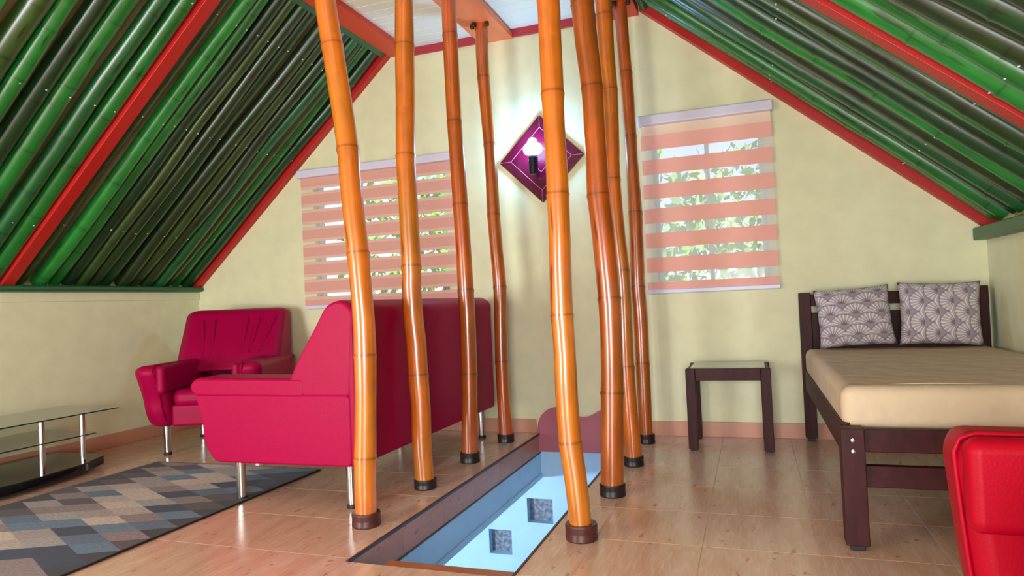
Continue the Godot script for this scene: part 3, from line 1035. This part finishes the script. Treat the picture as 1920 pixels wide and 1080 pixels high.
func build_poles() -> void:
	var amber := Color(0.66, 0.185, 0.014)
	var tan_ := Color(0.60, 0.155, 0.012)
	var brown := Color(0.47, 0.1, 0.01)
	# [px x, px y, px width] down each culm, then the joints' heights in the photograph
	standing_pole([[609, 0, 39], [622.7, 85, 40], [638, 180, 40], [652, 277, 40], [658, 350, 39], [671, 473, 41], [676, 530, 40], [682, 600, 41], [684.5, 665, 42], [685.5, 750, 40], [685, 856, 42], [685, 900, 41], [686.5, 968, 41]], [85, 277, 473, 665, 856], -2.60, amber, [687, 966, 993, 54], "amber bamboo pole with maroon foot collar standing in front of the sofa's rear corner", -1.78, mats.pole_cap, false)
	standing_pole([[757.4, 0, 34], [758.3, 85, 36], [760, 180, 36], [760.5, 290, 36], [764.7, 370, 36], [771, 497, 37], [771.5, 540, 37], [775.4, 600, 38], [780, 640, 38], [784, 702, 38], [788.7, 760, 37], [791, 830, 37], [794, 870, 36], [797, 903, 36]], [85, 290, 497, 702], -3.20, tan_, [798, 902, 921, 43], "bamboo pole with a split streak behind the middle of the sofa, second in its row", -1.70, mats.black_cap, false)
	standing_pole([[840.8, 0, 28], [843.6, 65, 28], [847.8, 150, 28], [852, 228, 28], [856.4, 290, 28], [863, 383, 29], [869, 470, 29], [873, 543, 30.5], [876.5, 600, 30], [879.3, 700, 31], [880.4, 780, 30], [881, 852, 30]], [65, 228, 383, 543, 700], -3.78, brown, [881.5, 851, 871, 37.5], "brown bamboo pole behind the sofa, third in its row towards the gable wall", -1.70, mats.black_cap, false)
	standing_pole([[902.6, 60, 24], [905.4, 130, 23.5], [911.7, 205, 23], [917.5, 270, 22], [922, 335, 23], [925.5, 402, 24.5], [931, 470, 24], [937, 537, 25], [938.8, 610, 24], [940.4, 677, 24], [943.5, 740, 24], [948.5, 817, 26]], [145, 270, 402, 537, 677], -4.37, brown, [948.5, 815, 831, 32], "thin brown bamboo pole between the sofa's far end and the gable wall", -1.72, mats.black_cap, true)
	standing_pole([[1027.6, 0, 43], [1030.8, 60, 42], [1036, 173, 42.5], [1038.8, 230, 40], [1043, 300, 40], [1046, 363, 41.7], [1049, 440, 41], [1051, 520, 42], [1053.8, 590, 42], [1059, 660, 41], [1062.4, 740, 42], [1069, 828, 43], [1076.7, 880, 42], [1083, 930, 42], [1089, 990, 42]], [173, 363, 590, 828], -2.635, amber, [1090.6, 985, 1017, 61], "amber bamboo pole with maroon foot collar on the bed side of the stairwell's open end", -0.78, mats.pole_cap, false)
	standing_pole([[1090.7, 0, 43], [1099.6, 80, 43], [1110, 163, 41], [1114, 230, 40], [1118.5, 300, 41], [1122, 365, 43], [1130, 430, 43], [1137, 500, 43], [1142.6, 558, 43], [1145.7, 620, 41], [1147.5, 690, 41], [1148, 735, 43], [1147.8, 800, 42], [1148, 912, 43.5]], [163, 365, 558, 735], -3.25, brown, [1149, 910, 934, 49], "thick brown bamboo pole on the bed side of the stair opening, second in its row", -0.78, mats.black_cap, false)
	standing_pole([[1130.7, 0, 32], [1137.8, 100, 29], [1144, 168, 28], [1147, 230, 27], [1150, 335, 27], [1158, 430, 27], [1166.5, 507, 28], [1170.5, 570, 28], [1175, 686, 28], [1180, 760, 29], [1186, 830, 31], [1187.5, 860, 32]], [168, 335, 507, 686], -3.85, tan_, [1188.5, 858, 877, 38], "orange bamboo pole on the bed side of the stair opening, third towards the gable wall", -0.78, mats.black_cap, false)
	standing_pole([[1163.5, 14, 23], [1170, 100, 24], [1176, 165, 24], [1181, 240, 23], [1184.7, 300, 22.5], [1191, 397, 26], [1194, 470, 26], [1196.4, 537, 26], [1201.4, 600, 27], [1205, 680, 26], [1208, 740, 26], [1211.4, 817, 24]], [135, 255, 397, 537, 680], -4.457, brown, [1213, 815, 833, 31], "thin brown bamboo pole close to the gable wall between lamp plate and open blind", -0.73, mats.black_cap, true)

func build_seating() -> void:
	var s := thing("sofa", "crimson leather sofa with its back to the bamboo poles", "sofa", Vector3(-2.275, 0, -3.645), -PI / 2)
	leather_seat(s, 1.81, 0.20, mats.leather, false, 0.0)
	s = thing("armchair", "crimson leather armchair in the corner of the gable wall and left wall", "armchair", Vector3(-3.70, 0, -3.99), deg_to_rad(24))
	leather_seat(s, 0.76, 0.17, mats.leather, true, 0.09)
	s = thing("armchair", "bright red leather armchair at the foot of the bed", "armchair", Vector3(0.836, 0, -1.35), deg_to_rad(-90))
	s.scale = Vector3(1, 1.0, 0.93)
	leather_seat(s, 0.84, 0.19, mats.leather_red, true, 0.06, 0.0)

func fan_print() -> ImageTexture:
	# overlapping shell fans with fine radial lines
	var nz := noise(77, 0.05, 3)
	return paint(384, 384, func(x, y):
		var cols := 3.0
		var u: float = x / 384.0 * cols
		var v: float = y / 384.0 * cols * 1.9
		var best := Color8(150, 140, 146)
		for rr in range(3, -1, -1):
			var row: float = floor(v) - 1.0 + rr
			var off: float = 0.5 if int(abs(row)) % 2 == 1 else 0.0
			var cx: float = floor(u - off + 0.5) + off
			var dx: float = u - cx
			var dy: float = (v - row) * 0.55       # upwards from the fan's foot
			if dy < 0.0:
				continue
			var rad := sqrt(dx * dx + dy * dy)
			if rad < 0.56 and dy < 1.1 and abs(dx) < 0.52:
				var an := atan2(dx, dy + 0.06)
				var line: float = smoothstep(0.25, 0.8, cos(an * 21.0))
				var col := Color8(116, 98, 106).lerp(Color8(172, 160, 164), smoothstep(0.05, 0.35, rad))
				col = col.lerp(Color8(224, 220, 218), line * 0.85 * smoothstep(0.06, 0.2, rad))
				if rad > 0.52:
					col = col.lerp(Color8(96, 80, 88), 0.6)
				best = col
				break
		var k: float = 1.0 + 0.05 * nz.get_noise_2d(x, y)
		return Color(best.r * k, best.g * k, best.b * k))

func cushion(w: float, h: float, th: float, turn_uv: bool) -> SurfaceTool:
	var st := begin()
	var n := 20
	var P := func(i: int, j: int, sg: float) -> Vector3:
		var u := -1.0 + 2.0 * i / n
		var v := -1.0 + 2.0 * j / n
		var pin := 1.0 - 0.06 * (1.0 - pow(abs(v), 3.0)) * pow(abs(u), 6.0)
		var pin2 := 1.0 - 0.06 * (1.0 - pow(abs(u), 3.0)) * pow(abs(v), 6.0)
		var z := th * 0.5 * pow(max(0.0, (1.0 - pow(abs(u), 2.6)) * (1.0 - pow(abs(v), 2.6))), 0.55)
		return Vector3(u * w / 2 * pin, v * h / 2 * pin2, sg * z)
	st.set_smooth_group(0)
	for sg in [1.0, -1.0]:
		for i in n:
			for j in n:
				var q := [[i, j], [i + 1, j], [i + 1, j + 1], [i, j + 1]]
				var order := [0, 2, 1, 0, 3, 2] if sg > 0 else [0, 1, 2, 0, 2, 3]
				for k in order:
					var a: int = q[k][0]
					var b: int = q[k][1]
					var uv := Vector2(float(a) / n, float(b) / n)
					st.set_uv(Vector2(uv.y, 1.0 - uv.x) if turn_uv else Vector2(uv.x, uv.y))
					st.add_vertex(P.call(a, b, sg))
	st.generate_normals()
	return st

func build_bed() -> void:
	var x0 := 0.28
	var x1 := 1.305
	var zf := -2.71
	var zh := -4.67
	var b := thing("bed", "dark brown wooden bed frame with slotted headboard in the right corner", "bed", Vector3((x0 + x1) / 2, 0, (zf + zh) / 2))
	var o := b.position
	var pc := 0.078
	for x in [x0, x1 - pc]:
		var p := add_box("foot_post", Vector3(x, 0.02, zf - pc) - o, Vector3(x + pc, 0.442, zf) - o, mats.wood, b, 0.004, 2)
		add_box("foot_pad", Vector3(-0.025, -0.231, -0.025), Vector3(0.025, -0.205, 0.025), mats.rubber, p, 0.004)
		for y in [0.40, 0.36]:
			var st := begin()
			lathe(st, [Vector2(0.007, -0.002), Vector2(0.007, 0.002), Vector2(0.0, 0.0035)], Vector3(0, y - 0.231, pc / 2), 10, Basis(Vector3.RIGHT, PI / 2))
			obj("bolt", st, mats.chrome, p)
		var hp := add_box("head_post", Vector3(x, 0.02, zh) - o, Vector3(x + 0.068, 0.93, zh + 0.06) - o, mats.wood, b, 0.004, 2)
		add_box("foot_pad", Vector3(-0.022, -0.475, -0.022), Vector3(0.022, -0.453, 0.022), mats.rubber, hp, 0.004)
	add_box("foot_rail", Vector3(x0 + pc, 0.355, zf - 0.055) - o, Vector3(x1 - pc, 0.438, zf - 0.02) - o, mats.wood, b, 0.004)
	add_box("stretcher", Vector3(x0 + pc, 0.228, zf - 0.055) - o, Vector3(x1 - pc, 0.306, zf - 0.02) - o, mats.wood, b, 0.004)
	for x in [x0 + 0.012, x1 - 0.05]:
		add_box("side_rail", Vector3(x, 0.33, zh + 0.06) - o, Vector3(x + 0.03, 0.45, zf - pc) - o, mats.wood, b, 0.004)
	add_box("top_rail", Vector3(x0 + 0.068, 0.845, zh + 0.012) - o, Vector3(x1 - pc, 0.92, zh + 0.045) - o, mats.wood, b, 0.004)
	add_box("head_panel", Vector3(x0 + 0.068, 0.36, zh + 0.016) - o, Vector3(x1 - pc, 0.803, zh + 0.042) - o, mats.wood, b, 0.004)
	for i in 8:
		var z: float = lerp(zh + 0.15, zf - 0.2, i / 7.0)
		add_box("slat", Vector3(x0 + 0.04, 0.40, z - 0.035) - o, Vector3(x1 - 0.05, 0.42, z + 0.035) - o, mats.wood, b, 0.003)
	# mattress in a fitted cream sheet
	var mt := thing("mattress", "thick mattress in a fitted cream sheet on the dark bed frame", "mattress", Vector3((x0 + x1) / 2, 0.42, (zf + zh) / 2))
	var st := begin()
	rbox(st, Vector3(0.0, 0.083, 0.005), Vector3(x1 - x0 - 0.035, 0.163, zf - zh - 0.155), 0.045, 5)
	var core := obj("sheet", st, mats.sheet, mt)
	# gathered fold of the sheet along the foot edge
	st = begin()
	var pts := []
	var rr := []
	for i in 25:
		var u := i / 24.0
		pts.append(Vector3(lerp(-0.36, 0.47, u), 0.1615 + 0.003 * sin(u * 9.0), 0.842 - 0.02 * sin(u * 5.0) * (1.0 - u)))
		rr.append(0.008 * sin(PI * clamp(u * 0.96 + 0.02, 0, 1)) + 0.002)
	tube(st, pts, rr, 8, [], true, 1.0, 0.6)
	obj("sheet_fold", st, mats.sheet, core)
	# two cushions leaning on the headboard
	var fans := fan_print()
	var pm := mat(Color.WHITE, 0.8, 0, fans)
	pm.rim_enabled = true
	pm.rim = 0.2
	var p1 := thing("cushion", "grey cushion with upright fan print beside the free headboard post", "cushion", Vector3(0.57, 0.605, -4.475), 0.0, "fan print cushions on the bed")
	var c1 := obj("cover", cushion(0.415, 0.36, 0.14, false), pm, p1)
	c1.rotation = Vector3(-0.2, 0.04, 0.05)
	c1.position = Vector3(0, 0.172, 0.0)
	var p2 := thing("cushion", "grey cushion with sideways fan print beside the right wall", "cushion", Vector3(1.012, 0.605, -4.475), 0.0, "fan print cushions on the bed")
	var c2 := obj("cover", cushion(0.415, 0.37, 0.14, true), pm, p2)
	c2.rotation = Vector3(-0.18, -0.05, -0.03)
	c2.position = Vector3(0, 0.178, 0.0)

func build_small_furniture() -> void:
	# side table with a glass top
	var t := thing("side_table", "small dark wood side table with glass top under the open blind", "table", Vector3(-0.16, 0, -4.46))
	var hx := 0.245
	var z0 := -0.20
	var z1 := 0.20
	for x in [-hx, hx - 0.056]:
		for z in [z0, z1 - 0.056]:
			var leg := add_box("leg", Vector3(x, 0.008, z), Vector3(x + 0.056, 0.498, z + 0.056), mats.wood, t, 0.004, 2)
			add_box("glide", Vector3(-0.018, -0.253, -0.018), Vector3(0.018, -0.244, 0.018), mats.rubber, leg, 0.002)
		add_box("apron", Vector3(x + 0.01, 0.425, z0 + 0.056), Vector3(x + 0.046, 0.498, z1 - 0.056), mats.wood, t, 0.003)
	for z in [z0 + 0.008, z1 - 0.044]:
		add_box("apron", Vector3(-hx + 0.056, 0.425, z), Vector3(hx - 0.056, 0.498, z + 0.036), mats.wood, t, 0.003)
	add_box("shelf_board", Vector3(-hx + 0.045, 0.47, z0 + 0.04), Vector3(hx - 0.045, 0.484, z1 - 0.04), mats.ceiling, t, 0.002)
	add_box("glass_top", Vector3(-hx + 0.03, 0.4985, z0 + 0.006), Vector3(hx - 0.03, 0.505, z1 - 0.006), mats.glass, t, 0.002)
	# low glass television stand along the left wall
	var g := thing("glass_stand", "low three-tier glass stand with chrome tube legs along the left wall", "stand", Vector3(-4.25, 0, -2.6))
	var tiers := [["top_shelf", 0.37, 0.27, 0.775], ["middle_shelf", 0.232, 0.25, 0.62]]
	for q in tiers:
		var hd: float = q[3]
		var poly := round_poly([Vector2(-0.27, -hd), Vector2(q[2], -hd), Vector2(q[2], hd), Vector2(-0.27, hd)], 0.03, 4)
		var fr := Transform3D(Basis(Vector3(1, 0, 0), Vector3(0, 0, 1), Vector3(0, -1, 0)), Vector3(0, q[1] + 0.008, 0))
		var st := begin()
		prism(st, poly, 0.0, 0.008, 0.002, 0.002, fr, 1)
		var sh := obj(q[0], st, mats.glass, g)
		add_box("edge", Vector3(q[2] - 0.001, q[1] + 0.0005, -hd + 0.03), Vector3(q[2] + 0.0015, q[1] + 0.0075, hd - 0.03), mats.glass_edge, sh, 0.0005)
	var base := round_poly([Vector2(-0.27, -0.70), Vector2(0.22, -0.70), Vector2(0.34, -0.42), Vector2(0.40, 0.0), Vector2(0.34, 0.42), Vector2(0.22, 0.70), Vector2(-0.27, 0.70)], 0.06, 5)
	var st := begin()
	prism(st, base, 0.0, 0.055, 0.006, 0.006, Transform3D(Basis(Vector3(1, 0, 0), Vector3(0, 0, 1), Vector3(0, -1, 0)), Vector3(0, 0.078, 0)), 2)
	obj("base_shelf", st, mats.black_gloss, g)
	for x in [-0.2, 0.235]:
		for z in ([-0.52, -0.26, 0.26, 0.52] if x > 0 else [-0.05, 0.3]):
			st = begin()
			lathe(st, [Vector2(0.0, 0.372), Vector2(0.017, 0.372), Vector2(0.017, 0.07), Vector2(0.0, 0.07)], Vector3(x, 0, z), 16)
			obj("leg", st, mats.chrome, g)
	for x in [-0.2, 0.2]:
		for z in [-0.55, 0.55]:
			st = begin()
			lathe(st, [Vector2(0.0, 0.024), Vector2(0.022, 0.024), Vector2(0.022, 0.0), Vector2(0.0, 0.0)], Vector3(x, 0, z), 14)
			obj("caster", st, mats.rubber, g)
	# harlequin rug: diamonds 0.30 m across and 0.147 m deep
	var rx0 := -3.74
	var rx1 := -2.475
	var rz0 := -3.43
	var rz1 := -1.40
	var rug := thing("rug", "rectangular rug of blue, grey and black diamonds under the sofa's front", "rug", Vector3((rx0 + rx1) / 2, 0, (rz0 + rz1) / 2))
	var pal := [Color8(168, 156, 148), Color8(186, 172, 160), Color8(150, 140, 136), Color8(128, 112, 110), Color8(84, 112, 136), Color8(74, 96, 120), Color8(18, 36, 66), Color8(70, 54, 58), Color8(24, 18, 20), Color8(150, 148, 146)]
	var nz := noise(91, 0.06, 3)
	var pick := {}
	var tex := paint(632, 1015, func(px, py):
		var x: float = rx0 + (px + 0.5) / 632.0 * (rx1 - rx0)
		var z: float = rz0 + (py + 0.5) / 1015.0 * (rz1 - rz0)
		var p: float = (rx1 - x) / 0.152
		var q: float = (z + 2.444) / 0.0735
		var a := int(floor((p + q + 1.0) * 0.5))
		var b := int(floor((p - q + 1.0) * 0.5))
		var key := a * 1000 + b
		if not pick.has(key):
			var col := a + b          # column of diamonds counted from the sofa side
			var w := [0, 1, 2, 3, 4, 9, 0, 1]
			if col <= 0: w = [8, 8, 7, 8]
			elif col == 1: w = [4, 5, 7, 6, 3, 4]
			elif col == 2: w = [6, 4, 3, 5, 0, 6]
			elif col == 3: w = [0, 4, 1, 9, 6, 3]
			elif col >= 8: w = [8, 7, 8]
			elif col == 7: w = [7, 3, 8, 2]
			elif col == 6: w = [3, 7, 0, 5, 2]
			pick[key] = pal[w[absi(hash(key * 7 + 13)) % w.size()]]
		var c: Color = pick[key]
		var k: float = 1.0 + 0.16 * nz.get_noise_2d(px * 1.0, py * 2.2) + 0.05 * nz.get_noise_2d(px * 9.0, py * 9.0)
		if px < 5 or px > 626 or py < 5 or py > 1009:
			c = Color8(20, 16, 20)
		return Color(c.r * k, c.g * k, c.b * k))
	var rm := mat(Color.WHITE, 0.95, 0, tex)
	rm.rim_enabled = true
	rm.rim = 0.15
	st = begin()
	var w := rx1 - rx0
	var d := rz1 - rz0
	var n := Vector3.UP
	quad(st, [Vector3(-w / 2, 0.01, -d / 2), Vector3(w / 2, 0.01, -d / 2), Vector3(w / 2, 0.01, d / 2), Vector3(-w / 2, 0.01, d / 2)], [n, n, n, n], [Vector2(0, 0), Vector2(1, 0), Vector2(1, 1), Vector2(0, 1)])
	obj("pile", st, rm, rug)
	add_box("backing", Vector3(-w / 2 - 0.003, 0.001, -d / 2 - 0.003), Vector3(w / 2 + 0.003, 0.0095, d / 2 + 0.003), mats.rubber, rug, 0.003)

func build_lamp() -> void:
	var l := thing("wall_lamp", "bright bulb on a maroon diamond-shaped plate on the gable wall", "lamp", Vector3(-1.388, 1.984, ZB))
	var fr := Transform3D(Basis(Vector3.BACK, PI / 4), Vector3.ZERO)
	var s := 0.226
	var st := begin()
	prism(st, round_poly([Vector2(-s, -s), Vector2(s, -s), Vector2(s, s), Vector2(-s, s)], 0.006, 2), 0.0, 0.02, 0.004, 0.004, fr, 2)
	var plate := obj("plate", st, mats.plate, l)
	for k in [0.72, 0.30]:
		for i in 4:
			var a: Vector2 = Vector2(-s, -s).rotated(i * PI / 2) * float(k)
			var b: Vector2 = Vector2(s, -s).rotated(i * PI / 2) * float(k)
			st = begin()
			tube(st, [fr * Vector3(a.x, a.y, 0.0205), fr * Vector3(b.x, b.y, 0.0205)], [0.0016, 0.0016], 5)
			obj("inlay_line", st, mats.plate_line, plate)
	for i in 4:
		var a := Vector2(-s, -s).rotated(i * PI / 2)
		st = begin()
		tube(st, [fr * Vector3(a.x * 0.72, a.y * 0.72, 0.0205), fr * Vector3(a.x * 0.985, a.y * 0.985, 0.0205)], [0.0016, 0.0016], 5)
		obj("inlay_line", st, mats.plate_line, plate)
	# lamp holder standing off the plate, bulb upwards
	var q := Vector3(-0.03, -0.05, 0.11)
	st = begin()
	tube(st, [Vector3(-0.03, -0.085, 0.018), Vector3(-0.03, -0.085, 0.11)], [0.012, 0.012], 10)
	obj("arm", st, mats.socket, l)
	st = begin()
	lathe(st, [Vector2(0, -0.075), Vector2(0.026, -0.075), Vector2(0.032, -0.06), Vector2(0.034, 0.04), Vector2(0.03, 0.055), Vector2(0.0, 0.055)], q, 20)
	obj("socket", st, mats.socket, l)
	# compact fluorescent bulb: three rounded lobes
	st = begin()
	for o in [[Vector3(-0.034, 0.105, 0.0), 0.036], [Vector3(0.034, 0.105, 0.0), 0.036], [Vector3(0.0, 0.145, 0.0), 0.038], [Vector3(0.0, 0.1, 0.0), 0.04]]:
		var prof := []
		for k in 13:
			var th := -PI / 2 + PI * k / 12.0
			prof.append(Vector2(cos(th) * o[1], sin(th) * o[1] * 1.15))
		lathe(st, prof, q + o[0], 18)
	obj("bulb", st, mats.bulb, l)
	var om := OmniLight3D.new()
	om.name = "bulb_light"
	om.light_color = Color(0.5, 0.76, 1.0)
	om.light_energy = 0.8
	om.light_size = 0.05
	om.omni_range = 12.0
	om.omni_attenuation = 2.0
	om.shadow_enabled = true
	l.add_child(om)
	om.position = q + Vector3(0, 0.11, 0)

func build_outside() -> void:
	var g := setting("ground", "yard outside")
	add_box("soil", Vector3(-30, -3.1, -40), Vector3(30, -2.9, 30), mats.ground, g, 0.01)
	var spots := [[-8.2, -9.0, 4.8, 0, "broad leafy tree outside the window behind the sofa"], [-4.7, -9.6, 5.4, 0, "tall yellow-green tree outside, beyond the sofa window"], [-1.3, -9.2, 5.0, 1, "pale leafy tree outside between the two gable windows"], [2.0, -9.6, 5.2, 1, "pale green tree outside the window above the side table"], [0.2, -13.5, 6.0, 0, "distant tree outside beyond the bed"]]
	for s in spots:
		var t := thing("tree", s[4], "tree", Vector3(s[0], -2.9, s[1]), 0.0, "trees outside the gable windows")
		var st := begin()
		tube(st, [Vector3(0, 0, 0), Vector3(0.08, s[2] * 0.4, 0.03), Vector3(-0.05, s[2] * 0.8, 0)], [0.16, 0.11, 0.05], 9)
		for k in 5:
			var an: float = TAU * k / 5.0 + s[0]
			tube(st, [Vector3(0.04, s[2] * (0.42 + 0.07 * k), 0), Vector3(cos(an) * 0.5, s[2] * (0.55 + 0.07 * k), sin(an) * 0.5), Vector3(cos(an) * 1.1, s[2] * (0.66 + 0.07 * k), sin(an) * 1.1)], [0.05, 0.035, 0.015], 6)
		obj("trunk", st, mats.bark, t)
		st = begin()
		for k in 1500:
			var d := Vector3(rng.randfn(), rng.randfn(), rng.randfn()).normalized() * pow(rng.randf(), 0.4)
			var c := Vector3(d.x * 1.5, s[2] * 0.84 + d.y * 1.7, d.z * 1.3)
			var a := Vector3(rng.randfn(), rng.randfn() - 0.6, rng.randfn()).normalized()
			var b := a.cross(Vector3(rng.randfn(), rng.randfn(), rng.randfn())).normalized()
			var n := a.cross(b)
			var L := rng.randf_range(0.12, 0.24)
			var P := [c, c + a * L * 0.5 + b * L * 0.26, c + a * L - n * L * 0.12, c + a * L * 0.5 - b * L * 0.26]
			quad(st, P, [n, n, n, n], [Vector2(0, 0), Vector2(1, 0), Vector2(1, 1), Vector2(0, 1)])
		obj("crown", st, mats.leaf if s[3] == 0 else mats.leaf_pale, t)
